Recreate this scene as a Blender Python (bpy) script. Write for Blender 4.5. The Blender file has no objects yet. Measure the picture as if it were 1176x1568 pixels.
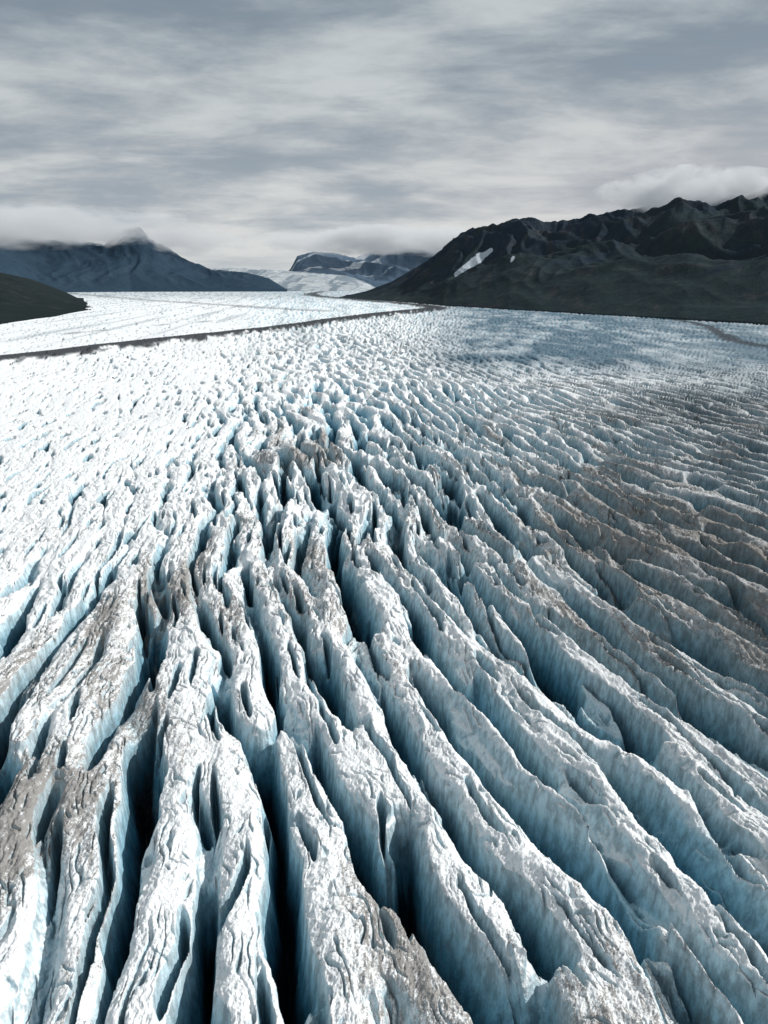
import bpy, math, numpy as np
from mathutils import Vector
CAMH=40.0; P=math.radians(15.7); TV=0.637
CP,SP=math.cos(P),math.sin(P)
sc=bpy.context.scene
# ---------- helpers ----------
def ray(px,py):
    u=(px-588)/784*TV; v=(784-py)/784*TV
    return u/(CP+SP*v), (-SP+CP*v)/(CP+SP*v)      # x/y ratio, z/y slope
def ground(px,py):
    k,m=ray(px,py); Y=-CAMH/m; return (k*Y,Y)
def mk(seed):
    r=np.random.RandomState(seed); p=r.permutation(256); a=r.rand(256)*2*np.pi
    return p.astype(np.int32),np.cos(a).astype(np.float32),np.sin(a).astype(np.float32)
_c={}
def pn(x,y,seed=0):
    if seed not in _c:_c[seed]=mk(seed)
    p,gx,gy=_c[seed]
    x=np.asarray(x,dtype=np.float64);y=np.asarray(y,dtype=np.float64)
    xf0=np.floor(x);yf0=np.floor(y)
    xi=xf0.astype(np.int32);yi=yf0.astype(np.int32)
    xf=(x-xf0).astype(np.float32);yf=(y-yf0).astype(np.float32)
    u=xf*xf*xf*(xf*(xf*6-15)+10);v=yf*yf*yf*(yf*(yf*6-15)+10)
    def g(i,j,dx,dy):
        h=p[(p[(xi+i)&255]+yi+j)&255]
        return gx[h]*dx+gy[h]*dy
    a=g(0,0,xf,yf);b=g(1,0,xf-1,yf);c=g(0,1,xf,yf-1);d=g(1,1,xf-1,yf-1)
    return 1.45*((a+(b-a)*u)*(1-v)+(c+(d-c)*u)*v)
def ss(a,b,x):
    t=np.clip((x-a)/(b-a),0,1); return t*t*(3-2*t)
def fbm(x,y,o,seed):
    r=0;a=1.0
    for i in range(o):
        r=r+a*pn(x*2**i,y*2**i,seed+i);a*=.5
    return r
def grid_mesh(name,X,Y,Z,attrs,mat,colors=None):
    R,C=X.shape
    co=np.stack([X,Y,Z],-1).reshape(-1,3).astype(np.float32)
    idx=np.arange(R*C).reshape(R,C)
    q=np.stack([idx[:-1,:-1],idx[:-1,1:],idx[1:,1:],idx[1:,:-1]],-1).reshape(-1,4).astype(np.int32)
    me=bpy.data.meshes.new(name)
    me.vertices.add(len(co));me.vertices.foreach_set("co",co.ravel())
    me.loops.add(q.size);me.loops.foreach_set("vertex_index",q.ravel())
    me.polygons.add(len(q));me.polygons.foreach_set("loop_start",np.arange(0,q.size,4,dtype=np.int32))
    me.update(calc_edges=True)
    me.polygons.foreach_set("use_smooth",np.ones(len(q),dtype=bool))
    for k,v in attrs.items():
        a=me.attributes.new(k,'FLOAT','POINT');a.data.foreach_set("value",v.ravel().astype(np.float32))
    if colors is not None:
        a=me.attributes.new("ice",'FLOAT_COLOR','POINT')
        cc=np.ones((R*C,4),np.float32);cc[:,:3]=colors.reshape(-1,3);a.data.foreach_set("color",cc.ravel())
    ob=bpy.data.objects.new(name,me);sc.collection.objects.link(ob);me.materials.append(mat)
    return ob
class NT:
    def __init__(s,nt): s.nt=nt;s.l=nt.links
    def n(s,t,**k):
        nd=s.nt.nodes.new(t)
        for a,b in k.items():
            if a=='ins':
                for i,v in b.items():
                    if isinstance(v,bpy.types.NodeSocket): s.l.new(v,nd.inputs[i])
                    else: nd.inputs[i].default_value=v
            else: setattr(nd,a,b)
        return nd
    def math(s,op,a,b=0.0,c=None,clamp=False):
        d={0:a,1:b}
        if c is not None:d[2]=c
        return s.n('ShaderNodeMath',operation=op,use_clamp=clamp,ins=d).outputs[0]
    def mix(s,f,a,b,bt='MIX'):
        nd=s.nt.nodes.new('ShaderNodeMix');nd.data_type='RGBA';nd.blend_type=bt
        for i,v in ((0,f),(6,a),(7,b)):
            if isinstance(v,bpy.types.NodeSocket): s.l.new(v,nd.inputs[i])
            else: nd.inputs[i].default_value=v if i==0 else (*v,1)
        return nd.outputs[2]
    def noise(s,vec,scale,detail=4,rough=.55,dist=0):
        return s.n('ShaderNodeTexNoise',ins={'Vector':vec,'Scale':scale,'Detail':detail,'Roughness':rough,'Distortion':dist}).outputs[0]
    def rng(s,x,a,b,c=0.,d=1.,smooth=True):
        return s.n('ShaderNodeMapRange',interpolation_type='SMOOTHSTEP' if smooth else 'LINEAR',ins={0:x,1:a,2:b,3:c,4:d}).outputs[0]
def newmat(name):
    m=bpy.data.materials.new(name);m.use_nodes=True;m.node_tree.nodes.clear()
    N=NT(m.node_tree);o=N.n('ShaderNodeOutputMaterial');return m,N,o

# ---------- glacier material ----------
gm,N,out=newmat("glacier_ice")
geo=N.n('ShaderNodeNewGeometry');pos=geo.outputs['Position']
ice=N.n('ShaderNodeAttribute',attribute_name='ice').outputs['Color']
dirt=N.n('ShaderNodeAttribute',attribute_name='dirt').outputs['Fac']
nz=N.n('ShaderNodeSeparateXYZ',ins={0:geo.outputs['Normal']}).outputs[2]
mp=N.n('ShaderNodeMapping',ins={'Vector':pos,'Scale':(1.8,.42,.7),'Rotation':(0,0,.22)}).outputs[0]
n1=N.noise(mp,1.5,4,.72); n2=N.noise(pos,6.0,3,.75)
up=N.rng(nz,.35,.75)
comb=N.math('ADD',N.math('MULTIPLY',n1,.6),N.math('MULTIPLY',n2,.4))
thr=N.math('SUBTRACT',.70,N.math('MULTIPLY',dirt,.27))
dd=N.math('SUBTRACT',comb,thr)
df=N.rng(dd,-.03,.07)
df=N.math('MULTIPLY',df,N.math('ADD',N.math('MULTIPLY',up,.6),.4))
df=N.math('MULTIPLY',df,.82)
dcol=N.mix(n2,(.06,.053,.047),(.31,.285,.26))
stain=N.noise(N.n('ShaderNodeMapping',ins={'Vector':pos,'Scale':(1,1,.4)}).outputs[0],1.3,3,.7)
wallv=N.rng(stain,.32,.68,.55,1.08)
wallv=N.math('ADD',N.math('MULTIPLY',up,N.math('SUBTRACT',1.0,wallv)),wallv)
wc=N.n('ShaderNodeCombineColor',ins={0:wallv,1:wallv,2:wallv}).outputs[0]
wt=N.mix(up,(.70,.85,.91),(1,1,1))  # steep walls: blue ice, with their shade tinted into the colour
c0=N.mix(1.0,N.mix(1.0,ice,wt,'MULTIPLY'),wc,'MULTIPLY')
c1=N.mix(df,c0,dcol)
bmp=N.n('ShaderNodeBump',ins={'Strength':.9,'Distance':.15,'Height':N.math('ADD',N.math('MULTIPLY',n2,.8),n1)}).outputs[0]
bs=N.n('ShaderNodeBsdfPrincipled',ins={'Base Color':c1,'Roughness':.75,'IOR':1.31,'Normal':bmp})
bs.inputs['Specular IOR Level'].default_value=.2
N.l.new(bs.outputs[0],out.inputs[0])

# ---------- glacier surface ----------
NA,NR=1250,1400
az=np.tan(np.linspace(math.radians(-38),math.radians(38),NA))
t_=np.linspace(0,1,NR)
dep=np.radians(57)*(1-t_)+np.radians(.3)*t_
Yr=CAMH/np.tan(dep)
Y,K=np.meshgrid(Yr,az,indexing='ij')
X=K*Y
fade=1-ss(1500,4000,Y)
yc=np.minimum(Y,700)
tn=np.tanh((X-2)/40.)
s=X+0.21*Y+yc*np.where(tn>0,.28,.08)*tn*np.exp(-yc/350)
s=s+4.5*pn(X/60,Y/75,1)+2.0*pn(X/19,Y/32,2)
s=s+1.1*(np.abs(pn(X/9,Y/12,3))-.3)+.22*np.abs(pn(X/2.4,Y/3.6,4))+.07*pn(X/.8,Y/1.3,5)
t=Y-.22*X
sv=np.linspace(-3000,4000,14001)
lam=6.7+1.9*ss(8,42,sv)-3.0*ss(75,160,sv)
Sv=np.cumsum(1/lam)*(sv[1]-sv[0])
S=np.interp(s,sv,Sv)
a1=pn(s/13,t/36,11)+.45*pn(s/8,t/17,12); a2=pn(s/13,t/36,13)+.45*pn(s/8,t/17,14)
ph=S+np.arctan2(a2,a1)/(2*np.pi)
fr=ph-np.floor(ph)
q=np.abs(fr-.5)*2
amp=np.sqrt(a1*a1+a2*a2)
right=ss(-5,35,X+.15*Y)
left=ss(-2,-36,X+.16*(Y-60))*ss(70,130,Y)
farz=ss(170,380,Y)
chaos=np.exp(-((Y-160)/55)**2)*np.exp(-((X+8)/42)**2)
w=.37+.26*right+.28*pn(s/7,t/18,21)+.08*pn(s/2.5,t/6,22)
w=np.clip(w,.08,.85)
Dn=.5+.8*pn(s/6,t/24,23)+.3*pn(s/4,t/9,24)
D=9.0*np.clip(.85+.45*Dn,.3,1.3)
pinch=ss(-.34,-.08,pn(s/4.5,t/16,29)+.25*pn(s/2.5,t/7,30))
D=D*(.12+.88*pinch)
short=ss(-.1,.25,pn(s/4,t/12,25)+.3*pn(s/2.5,t/5,26)+.05)
lens=pn(s/3.4,t/11,27)+.22*pn(s/1.6,t/5,47)
D_left=6.5*ss(.16,.42,lens+.15*pn(X/30,Y/40,57))+.1
D=D*(1-chaos*.85)+chaos*.85*(1.2+8.5*short)
D=D*(1-left)+left*D_left
D_far=4.6*ss(0,.35,pn(s/5,t/15,28)+.3*pn(s/2.4,t/6,48)+.15*right)+.2
D=D*(1-farz)+farz*((1-left)*D_far+left*D_left*.8)
D=D*ss(.02,.22,amp)
w=w*(1-left*.2)
a=np.clip(q/w,0,1)
h1=-D*(1-a)**.85
r=(fr+.5)%1.0
pk=np.clip(.5+.55*pn(s/5,t/14,53),.2,.8)
tent=np.minimum(r/pk,(1-r)/(1-pk))
crown=1-((1-np.clip((q-w*.9)/(1-w*.9),0,1)))**3
sharp=np.clip(.12+.45*right+.5*pn(s/7,t/18,54),0,1)
H=h1+(.85+1.0*right)*((tent*sharp+crown*(1-sharp))-.6)*(1-.85*left)*(1-.6*farz)
s2=s+.5*np.abs(pn(X/2.5,Y/4,49))
b1=pn(s2/5,t/18,31);b2=pn(s2/5,t/18,32)
fr2=S*2.6+np.arctan2(b2,b1)/(2*np.pi);fr2=fr2-np.floor(fr2);q2=np.abs(fr2-.5)*2
m2=ss(.10,.36,pn(s/3.4,t/10,33)+.10+.15*chaos-.14*left)
d2=(4.2+1.2*chaos)*m2*(1-.5*left)*(1-.4*farz)
h2=-d2*np.clip(1-q2/(.20+.2*m2),0,1)**.85
H=H+h2*(.35+.65*a)
near=1-ss(160,420,Y)
fr3=s*1.3+1.2*pn(s/1.5,t/5,35)+.4*pn(s/.7,t/2,36);fr3=fr3-np.floor(fr3);q3=np.abs(fr3-.5)*2
m3=ss(-.05,.4,pn(s/2,t/4,37))
h3=-.65*m3*np.clip(1-q3/.30,0,1)*near
H=H+h3
fr4=(t*.4+s*.6)+1.3*pn(X/5,Y/4,38)+.5*pn(X/1.7,Y/1.7,39);fr4=fr4-np.floor(fr4);q4=np.abs(fr4-.5)*2
m4=ss(.15,.5,pn(s/2.4,t/2.8,40)+.15*chaos)
h4=-(.5+2.0*chaos)*m4*np.clip(1-q4/.22,0,1)*(1-.4*left)*(1-.5*farz)
H=H+h4
ab=np.abs
mid=.20+.70*chaos+.15*right+.15*ss(70,120,Y)
H=H+(.5+1.5*chaos)*(pn(s/4,t/16,41))*(1-.75*left)+1.5*mid*(.3-ab(pn(s/1.9,t/5,42)))*(1-.65*left)*(1-.6*farz)
H=H+.20*(.3-ab(pn(X/1.2,Y/1.8,43)))*(1-.5*farz)+near*(.18*(.3-ab(pn(X/.5,Y/.7,44)))+.13*(.3-ab(pn(X/.22,Y/.28,45))))
broad=1.6*pn(X/45,Y/60,46)+2.5*np.exp(-((X+16)/16)**2-((Y-185)/28)**2)
broad=broad*(1-ss(500,1500,Y))
crev=-(h1+.85*h2*a+.5*h3+.7*h4)
Z=H*fade+broad
def polyd(pts):
    best=np.full(X.shape,1e9)
    for (x0,y0),(x1,y1) in zip(pts[:-1],pts[1:]):
        dx,dy=x1-x0,y1-y0;L=dx*dx+dy*dy
        tt=np.clip(((X-x0)*dx+(Y-y0)*dy)/L,0,1)
        best=np.minimum(best,np.hypot(X-x0-tt*dx,Y-y0-tt*dy))
    return best
def smooth(pp):
    w_=[ground(*p) for p in pp]
    for _ in range(2):
        o=[w_[0]]
        for p,q_ in zip(w_[:-1],w_[1:]):
            o+= [(p[0]*.75+q_[0]*.25,p[1]*.75+q_[1]*.25),(p[0]*.25+q_[0]*.75,p[1]*.25+q_[1]*.75)]
        o.append(w_[-1]);w_=o
    return w_
jag=np.clip(1+.6*pn(X/12,Y/36,50)+.45*pn(X/4,Y/14,51),.35,2)
m1=smooth([(-250,594),(-100,570),(0,556),(110,542),(240,526),(350,514),(440,503),(520,490),(590,481),(640,476),(672,472),(655,468),(600,463)])
d1=polyd(m1)
wf=1+.9*ss(800,1400,Y)
mor=1-ss(10,17,d1/jag/wf)
m2_=smooth([(600,463),(530,457),(480,453),(475,449),(500,446)])
mor=np.maximum(mor,.92*(1-ss(26,48,polyd(m2_)/jag)))
m3_=smooth([(1000,484),(1085,497),(1105,512),(1130,524),(1250,540)])
mor=np.maximum(mor,.85*(1-ss(4,9,polyd(m3_)/jag)))
m4_=smooth([(-100,538),(0,520),(110,510),(260,496),(380,488)])
m5_=smooth([(90,447),(200,458),(330,466),(420,472),(500,476)])
thin=.6*(1-ss(3,10,polyd(m4_)/jag))*ss(-.15,.2,pn(X/20,Y/60,63))
thin=np.maximum(thin,.5*(1-ss(10,40,polyd(m5_)/jag)))
mx=np.array([p[0] for p in m1[:-12]]);my=np.array([p[1] for p in m1[:-12]])
oo=np.argsort(my)
beyond=ss(0,-14,X-np.interp(Y,my[oo],mx[oo]))*ss(200,350,Y)
kk=X/Y
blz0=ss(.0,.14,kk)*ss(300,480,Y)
Z=Z*(1-.65*beyond)*(1-.7*mor)*(1-.65*blz0)
Z=Z+4.0*np.exp(-(d1/14)**2)*(1-ss(1200,2500,Y))
# ---- colour ----
def L(c): return np.array(c,dtype=np.float32)
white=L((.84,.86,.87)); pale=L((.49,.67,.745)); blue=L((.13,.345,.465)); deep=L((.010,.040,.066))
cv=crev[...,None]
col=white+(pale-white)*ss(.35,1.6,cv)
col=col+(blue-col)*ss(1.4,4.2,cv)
col=col+(deep-col)*ss(3.8,7.0,cv)  # crevasse bottoms: deep blue ice, with the shade down there put into the colour
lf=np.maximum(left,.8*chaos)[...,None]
col=col+(L((.022,.07,.105))-col)*(ss(1.0,3.2,cv)*lf)  # left and broken zones: shade inside the gaps painted darker still
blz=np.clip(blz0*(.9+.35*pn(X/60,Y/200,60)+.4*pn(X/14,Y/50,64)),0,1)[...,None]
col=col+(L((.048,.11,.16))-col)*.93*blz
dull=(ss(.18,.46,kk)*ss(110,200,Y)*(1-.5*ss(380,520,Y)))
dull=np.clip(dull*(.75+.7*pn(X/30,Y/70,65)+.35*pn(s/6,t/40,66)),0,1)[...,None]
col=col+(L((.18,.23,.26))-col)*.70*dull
st=pn(X/18+Y/160,Y/500,61)+.5*pn(X/6+Y/60,Y/300,62)
stk=(ss(.1,.7,st)*ss(350,700,Y)*(1-.7*blz0))[...,None]
col=col+(L((.34,.39,.42))-col)*.6*stk
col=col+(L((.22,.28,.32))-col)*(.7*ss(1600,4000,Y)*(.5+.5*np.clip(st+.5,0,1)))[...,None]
col=col+(L((.03,.034,.04))-col)*(np.maximum(mor,thin)*.97)[...,None]
dirtA=.36+.45*pn(X/20,Y/36,70)+.48*pn(s/5,t/22,71)
blob=lambda x0,y0,rx,ry:np.exp(-((X-x0)/rx)**2-((Y-y0)/ry)**2)
for (px,py,rx,ry,k) in [(120,1010,12,18,.5),(600,1400,5,11,.7),(430,930,12,15,.5),(470,690,16,26,.85),(1100,870,30,50,.6),(1000,720,40,50,.3),(30,1250,5,10,.5),(250,900,8,14,.4),(880,560,70,60,.35)]:  # real dirt; the right-middle blobs also paint in cloud shadow
    gx_,gy_=ground(px,py);dirtA=dirtA+k*blob(gx_,gy_,rx,ry)
dirtA=dirtA-.5*left*ss(110,170,Y)-.5*beyond
dirtA=dirtA*(1-.7*ss(600,1500,Y))*(1-.9*blz0)
dark=blob(*ground(1150,880),28,60)*.85+.6*blob(*ground(1060,640),50,60)
col=col*(1-np.clip(dark,0,1)[...,None]*.65)  # right-middle ice darkened: grime and cloud shadow both put into the colour
dirtA=np.clip(dirtA,0,1.15)
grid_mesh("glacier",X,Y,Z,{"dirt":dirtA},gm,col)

# ---------- mountains ----------
def mountain_mat(name,low,high,rock,haze,hz,bd=5.0,sc_=1.0):
    m,N,o=newmat(name)
    pos=N.n('ShaderNodeNewGeometry').outputs['Position']
    hh=N.n('ShaderNodeAttribute',attribute_name='rel').outputs['Fac']
    na=N.noise(pos,.008*sc_,5,.6);nb=N.noise(pos,.05*sc_,6,.75);nc=N.noise(N.n('ShaderNodeMapping',ins={'Vector':pos,'Rotation':(0,.7,.3),'Scale':(1,.35,.4)}).outputs[0],.018*sc_,7,.70,.6)
    c=N.mix(N.rng(N.math('ADD',hh,N.math('MULTIPLY',N.math('SUBTRACT',na,.5),2.4)),.3,.8),low,high)
    c=N.mix(N.rng(nc,.50,.66,0,.8),c,rock)
    c=N.mix(N.math('MULTIPLY',N.rng(nb,.4,.6),.5),c,(low[0]*.45,low[1]*.45,low[2]*.55))
    sn=N.n('ShaderNodeAttribute',attribute_name='snow').outputs['Fac']
    sf=N.rng(N.math('ADD',sn,N.math('MULTIPLY',N.math('SUBTRACT',nb,.5),1.1)),.45,.6)
    sf=N.math('MULTIPLY',sf,N.rng(sn,0.02,.15))
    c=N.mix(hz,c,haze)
    c=N.mix(sf,c,(.42,.47,.52))
    b=N.n('ShaderNodeBsdfPrincipled',ins={'Base Color':c,'Roughness':1.0,'Normal':N.n('ShaderNodeBump',ins={'Strength':.7,'Distance':bd,'Height':nb}).outputs[0]})
    b.inputs['Specular IOR Level'].default_value=.0
    N.l.new(b.outputs[0],o.inputs[0]);return m
def make_range(name,crest,foot,yc,mat,seed,amp=.18,snowfn=None,NC=700,NRR=160,prof=1.25,jagc=1.0,sc_=1.0,back=.6):
    cp=np.array([ray(*p) for p in crest])
    k=np.linspace(cp[0,0],cp[-1,0],NC)
    mc=np.interp(k,cp[:,0],cp[:,1])
    fk=np.array([ray(p[0],440)[0] for p in foot]);Yf=np.interp(k,fk,[p[1] for p in foot])
    Yc=np.interp(k,[ray(p[0],400)[0] for p in yc],[p[1] for p in yc])
    Yc=np.maximum(Yc,Yf*1.12)
    v=np.concatenate([np.linspace(-.08,1,NRR),np.linspace(1,1+back,NRR//4)[1:]])
    V,Kk=np.meshgrid(v,k,indexing='ij')
    Ym=Yf[None]+(Yc-Yf)[None]*V;Xm=Kk*Ym
    kern=np.hanning(61);kern/=kern.sum()
    zc=CAMH+mc*Yc
    zs=np.convolve(np.pad(zc,30,mode='edge'),kern,'valid')     # smooth body, detailed crest
    jag_=zc*jagc*(.03*pn(k*50,k*0,seed+9)+.03*(.3-ab(pn(k*110,k*0,seed+8)))+.012*pn(k*400,k*0,seed+7))
    Vc=np.clip(V,0,1)
    rel=Vc**prof*(1-np.clip((V-1)/back,0,1)*.9)
    Zm=(zs[None]+((zc-zs)+jag_)[None]*Vc**7)*rel
    D_=sc_*float(np.mean(Yc))/2000
    xs=Xm+.7*Ym
    wx=60*D_*pn(Xm/(160*D_),Ym/(160*D_),seed+30)
    g=1-ab(pn((xs+wx)/(210*D_),Ym/(700*D_),seed+1))*2
    g2=1-ab(pn((Xm+.35*Ym+wx)/(80*D_),Ym/(300*D_),seed+2))*2
    g3=1-ab(pn((Xm+.1*Ym+.6*wx)/(32*D_),Ym/(110*D_),seed+3))*2
    f=fbm(Xm/(60*D_),Ym/(60*D_),5,seed+20)
    env=Vc*(1-Vc**3)*1.5
    Zm=Zm+np.maximum(zs,20)[None]*env*amp*(g*1.0+g2*.46+g3*.18+f*.16-.5)
    Zm=np.where(V<.0,-6+90*V,Zm)
    mm=(Zm-CAMH)/Ym
    att={"rel":Vc,"snow":snowfn(Xm,Ym,V,Kk,mm) if snowfn else np.zeros_like(V)}
    return grid_mesh(name,Xm,Ym,Zm,att,mat)
gY=lambda px,py:ground(px,py)[1]
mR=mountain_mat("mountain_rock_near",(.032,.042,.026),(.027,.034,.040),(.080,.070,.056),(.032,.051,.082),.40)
def seg(Kk,mm,p0,p1,w0,w1):
    a=np.array(ray(*p0));b=np.array(ray(*p1));d=b-a
    tt=((Kk-a[0])*d[0]+(mm-a[1])*d[1])/(d@d)
    tc=np.clip(tt,0,1);ds=np.hypot(Kk-a[0]-tc*d[0],mm-a[1]-tc*d[1])*784/TV
    return np.exp(-(ds/(w0+(w1-w0)*tc))**2)
def snR(Xm,Ym,V,Kk,mm):
    r=seg(Kk,mm,(752,383),(735,394),3,5)
    r=np.maximum(r,seg(Kk,mm,(735,394),(698,420),7,3))
    r=np.maximum(r,.75*seg(Kk,mm,(786,394),(783,400),3,2))
    return np.clip(r*1.25,0,1.2)
make_range("mountain_range",[(520,455),(560,446),(600,431),(640,408),(672,386),(692,368),(720,355),(760,346),(800,337),(840,344),(880,339),(940,327),(1000,320),(1050,308),(1110,312),(1140,306),(1176,295),(1300,258),(1500,238)],
 [(520,gY(520,456)),(560,gY(560,459)),(620,gY(620,463)),(680,gY(680,468)),(780,gY(780,474)),(900,gY(900,481)),(1050,gY(1050,490)),(1176,gY(1176,497)),(1500,gY(1500,520))],
 [(520,3600),(700,2900),(900,2600),(1176,2300),(1500,2100)],mR,100,.28,snR,NC=900,NRR=260,prof=1.0)
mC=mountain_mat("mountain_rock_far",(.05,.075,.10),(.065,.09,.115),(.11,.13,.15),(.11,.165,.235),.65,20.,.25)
def snC(Xm,Ym,V,Kk,mm):
    return ss(0,.5,pn(Xm/800,Ym/500,301)+.5*pn(Xm/250,Ym/400,302)+.1)*.65*ss(.2,.5,V)
make_range("mountain_peak",[(425,430),(445,412),(455,392),(480,386),(520,388),(545,396),(575,382),(600,371),(630,372),(660,372),(700,362),(740,370),(800,400)],
 [(425,9500),(800,9500)],[(425,13000),(800,13000)],mC,200,.3,snC,NC=400,NRR=140)
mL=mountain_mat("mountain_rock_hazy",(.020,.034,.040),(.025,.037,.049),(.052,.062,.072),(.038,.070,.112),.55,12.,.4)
def snL(Xm,Ym,V,Kk,mm):
    return ss(.3,.6,pn(Xm/240,Ym/180,311)+.4*pn(Xm/80,Ym/180,312))*.5*ss(.8,.95,V)
make_range("mountain_range",[(-350,325),(-150,335),(-60,348),(0,358),(60,365),(120,370),(160,374),(185,356),(200,349),(215,350),(228,364),(250,375),(280,395),(320,412),(380,418),(410,425),(428,436),(440,446)],
 [(-350,2000),(-100,2600),(60,5200),(200,6000),(440,6300)],[(-350,4500),(-100,5500),(60,7500),(200,8000),(440,7200)],mL,400,.26,snL,NC=700,NRR=180,prof=.9)
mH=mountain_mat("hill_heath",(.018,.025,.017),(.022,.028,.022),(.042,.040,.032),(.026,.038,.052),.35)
make_range("hill",[(-350,370),(-150,395),(-60,408),(0,417),(50,428),(100,447),(125,459),(148,470)],
 [(-350,gY(0,540)),(-100,gY(0,508)),(0,gY(0,496)),(80,gY(0,485)),(146,gY(0,473))],[(-350,1700),(0,2000),(146,2400)],mH,500,.16,None,NC=300,NRR=100,jagc=.4)
um,N,o=newmat("upper_glacier_snow")
pos=N.n('ShaderNodeNewGeometry').outputs['Position']
v_=N.n('ShaderNodeMapping',ins={'Vector':pos,'Rotation':(0,0,.5),'Scale':(1,.1,.3)}).outputs[0]
nn=N.noise(v_,.006,6,.6,.8)
nb=N.noise(pos,.010,6,.75)
c=N.mix(N.rng(nn,.45,.58,0,.85),(.62,.66,.68),(.14,.19,.24))
c=N.mix(N.rng(nb,.45,.6,0,.7),c,(.22,.30,.37))
b=N.n('ShaderNodeBsdfPrincipled',ins={'Base Color':c,'Roughness':.8,'Normal':N.n('ShaderNodeBump',ins={'Strength':1.0,'Distance':60.0,'Height':nb}).outputs[0]})
N.l.new(b.outputs[0],o.inputs[0])
make_range("valley_glacier",[(290,413),(330,410),(380,411),(430,414),(480,418),(530,422),(555,430),(575,440),(590,446)],[(290,6900),(590,6900)],[(290,11500),(590,9200)],um,600,.16,None,NC=300,NRR=140,prof=.9,jagc=.5)

# ---------- low cloud banks (real volumes) ----------
cm,N,o=newmat("cloud_vapour")
oc=N.n('ShaderNodeTexCoord').outputs['Object']
info=N.n('ShaderNodeObjectInfo')
ln=N.n('ShaderNodeVectorMath',operation='LENGTH',ins={0:oc}).outputs['Value']
ofs=N.n('ShaderNodeVectorMath',operation='ADD',ins={0:N.n('ShaderNodeMapping',ins={'Vector':oc,'Scale':(3.6,1.3,1.2)}).outputs[0],1:info.outputs['Location']}).outputs[0]
nn=N.noise(ofs,1.0,4,.62)
den=N.math('SUBTRACT',N.math('ADD',N.math('MULTIPLY',N.math('SUBTRACT',1.0,ln),1.1),N.math('MULTIPLY',nn,2.4)),1.32)
den=N.math('MULTIPLY',N.math('MAXIMUM',den,0.0),info.outputs['Alpha'])
pv=N.n('ShaderNodeVolumeScatter',ins={'Color':(.96,.98,1,1),'Density':den,'Anisotropy':.1})
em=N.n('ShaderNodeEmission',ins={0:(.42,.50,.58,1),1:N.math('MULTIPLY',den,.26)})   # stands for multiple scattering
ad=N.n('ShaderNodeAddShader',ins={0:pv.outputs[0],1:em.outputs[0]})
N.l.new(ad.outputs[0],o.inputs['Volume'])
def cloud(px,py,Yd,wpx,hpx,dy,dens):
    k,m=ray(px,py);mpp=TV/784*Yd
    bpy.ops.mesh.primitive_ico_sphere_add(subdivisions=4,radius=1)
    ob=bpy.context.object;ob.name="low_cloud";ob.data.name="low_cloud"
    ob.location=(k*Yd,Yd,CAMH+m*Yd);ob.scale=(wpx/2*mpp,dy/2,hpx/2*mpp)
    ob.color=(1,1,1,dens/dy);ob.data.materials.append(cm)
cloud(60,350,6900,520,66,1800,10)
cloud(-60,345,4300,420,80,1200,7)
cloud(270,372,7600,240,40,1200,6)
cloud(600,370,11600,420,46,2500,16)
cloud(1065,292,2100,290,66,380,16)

# ---------- world ----------
W=bpy.data.worlds.new("World");sc.world=W;W.use_nodes=True;W.node_tree.nodes.clear();N=NT(W.node_tree)
SUN_EL=math.radians(40);SUN_AZ=math.radians(80)
sky=N.n('ShaderNodeTexSky');sky.sky_type='NISHITA';sky.sun_disc=False;sky.sun_elevation=SUN_EL;sky.sun_rotation=SUN_AZ
tc=N.n('ShaderNodeTexCoord').outputs['Generated']
sp=N.n('ShaderNodeSeparateXYZ',ins={0:tc});x,y,z=sp.outputs
zz=N.math('ADD',N.math('MAXIMUM',z,0.0),.17)
vx=N.math('DIVIDE',x,zz);vy=N.math('DIVIDE',y,zz)
vec=N.n('ShaderNodeCombineXYZ',ins={0:vx,1:vy,2:N.math('MULTIPLY',z,5.0)}).outputs[0]
vr=N.n('ShaderNodeMapping',ins={'Vector':vec,'Location':(5.3,2.9,0),'Rotation':(0,0,-.35),'Scale':(.95,1.35,1)}).outputs[0]
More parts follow.
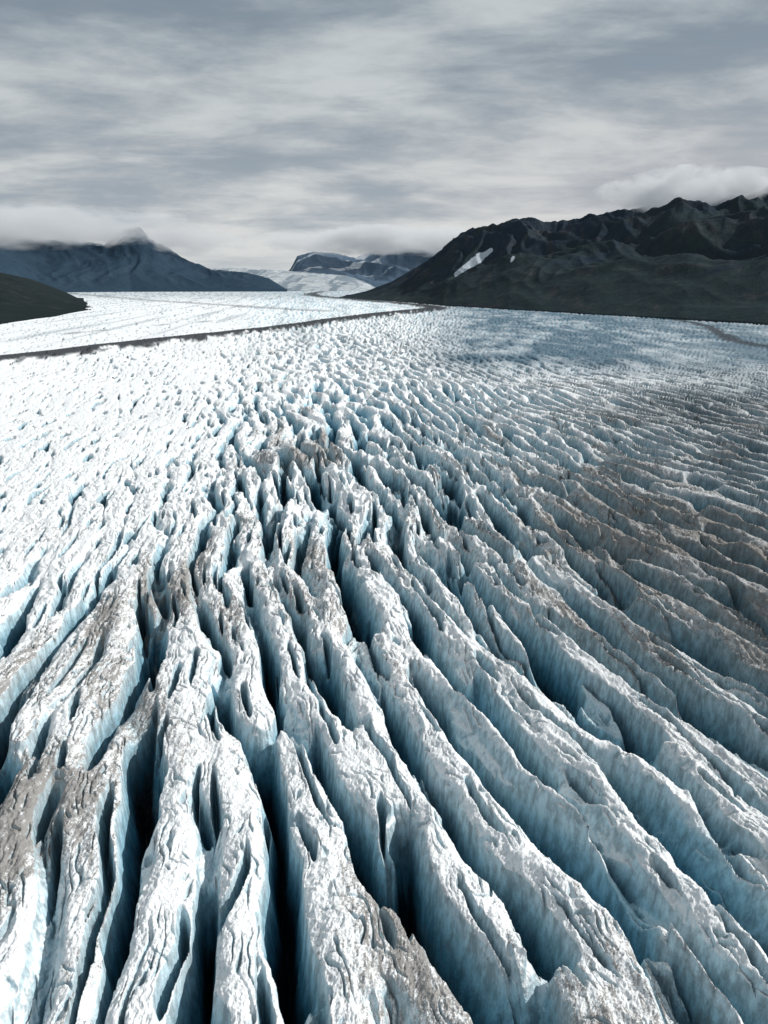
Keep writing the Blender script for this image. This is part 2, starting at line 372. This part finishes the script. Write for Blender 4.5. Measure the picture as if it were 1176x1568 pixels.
c1=N.noise(vr,1.3,8,.55,.2);c2=N.noise(vr,4.4,6,.62,.25);c3=N.noise(vr,.5,2,.5)
cl=N.math('ADD',N.math('MULTIPLY',c1,.60),N.math('MULTIPLY',c2,.18))
cl=N.math('ADD',cl,N.math('MULTIPLY',c3,.22))
shade=N.rng(cl,.41,.61)
ev=N.rng(z,0.0,.29)
lightc=N.mix(ev,(.70,.71,.70),(.54,.585,.605))
darkc=N.mix(ev,(.40,.445,.49),(.24,.295,.35))
ccol=N.mix(shade,darkc,lightc)
warm=N.math('MULTIPLY',N.rng(x,-.1,.4),N.rng(z,.24,.05))
ccol=N.mix(N.math('MULTIPLY',warm,.4),ccol,(.66,.62,.625))
band=N.math('MULTIPLY',N.rng(z,.075,.015),.45)
ccol=N.mix(band,ccol,(.65,.67,.67))
cov=N.rng(cl,.34,.46,.75,1.0)
b1=N.n('ShaderNodeBackground',ins={0:sky.outputs[0],1:.07});b2=N.n('ShaderNodeBackground',ins={0:ccol,1:1.0})
ms=N.n('ShaderNodeMixShader',ins={0:cov,1:b1.outputs[0],2:b2.outputs[0]})
ow=N.n('ShaderNodeOutputWorld');N.l.new(ms.outputs[0],ow.inputs[0])
# ---------- sun ----------
sl=bpy.data.lights.new("sun",'SUN');sl.energy=4.1;sl.angle=math.radians(.6);sl.color=(1,.97,.93)
so=bpy.data.objects.new("sun",sl);sc.collection.objects.link(so)
d=Vector((math.sin(SUN_AZ)*math.cos(SUN_EL),math.cos(SUN_AZ)*math.cos(SUN_EL),math.sin(SUN_EL)))
so.rotation_euler=d.to_track_quat('Z','Y').to_euler();so.location=(0,0,300)
# ---------- camera ----------
cd=bpy.data.cameras.new("camera");cd.sensor_fit='VERTICAL';cd.sensor_height=24;cd.lens=12/TV;cd.clip_end=60000;cd.clip_start=.5
co=bpy.data.objects.new("camera",cd);sc.collection.objects.link(co);co.location=(0,0,CAMH);co.rotation_euler=(math.pi/2-P,0,0)
sc.camera=co
sc.view_settings.view_transform='Standard';sc.view_settings.look='None';sc.view_settings.exposure=0
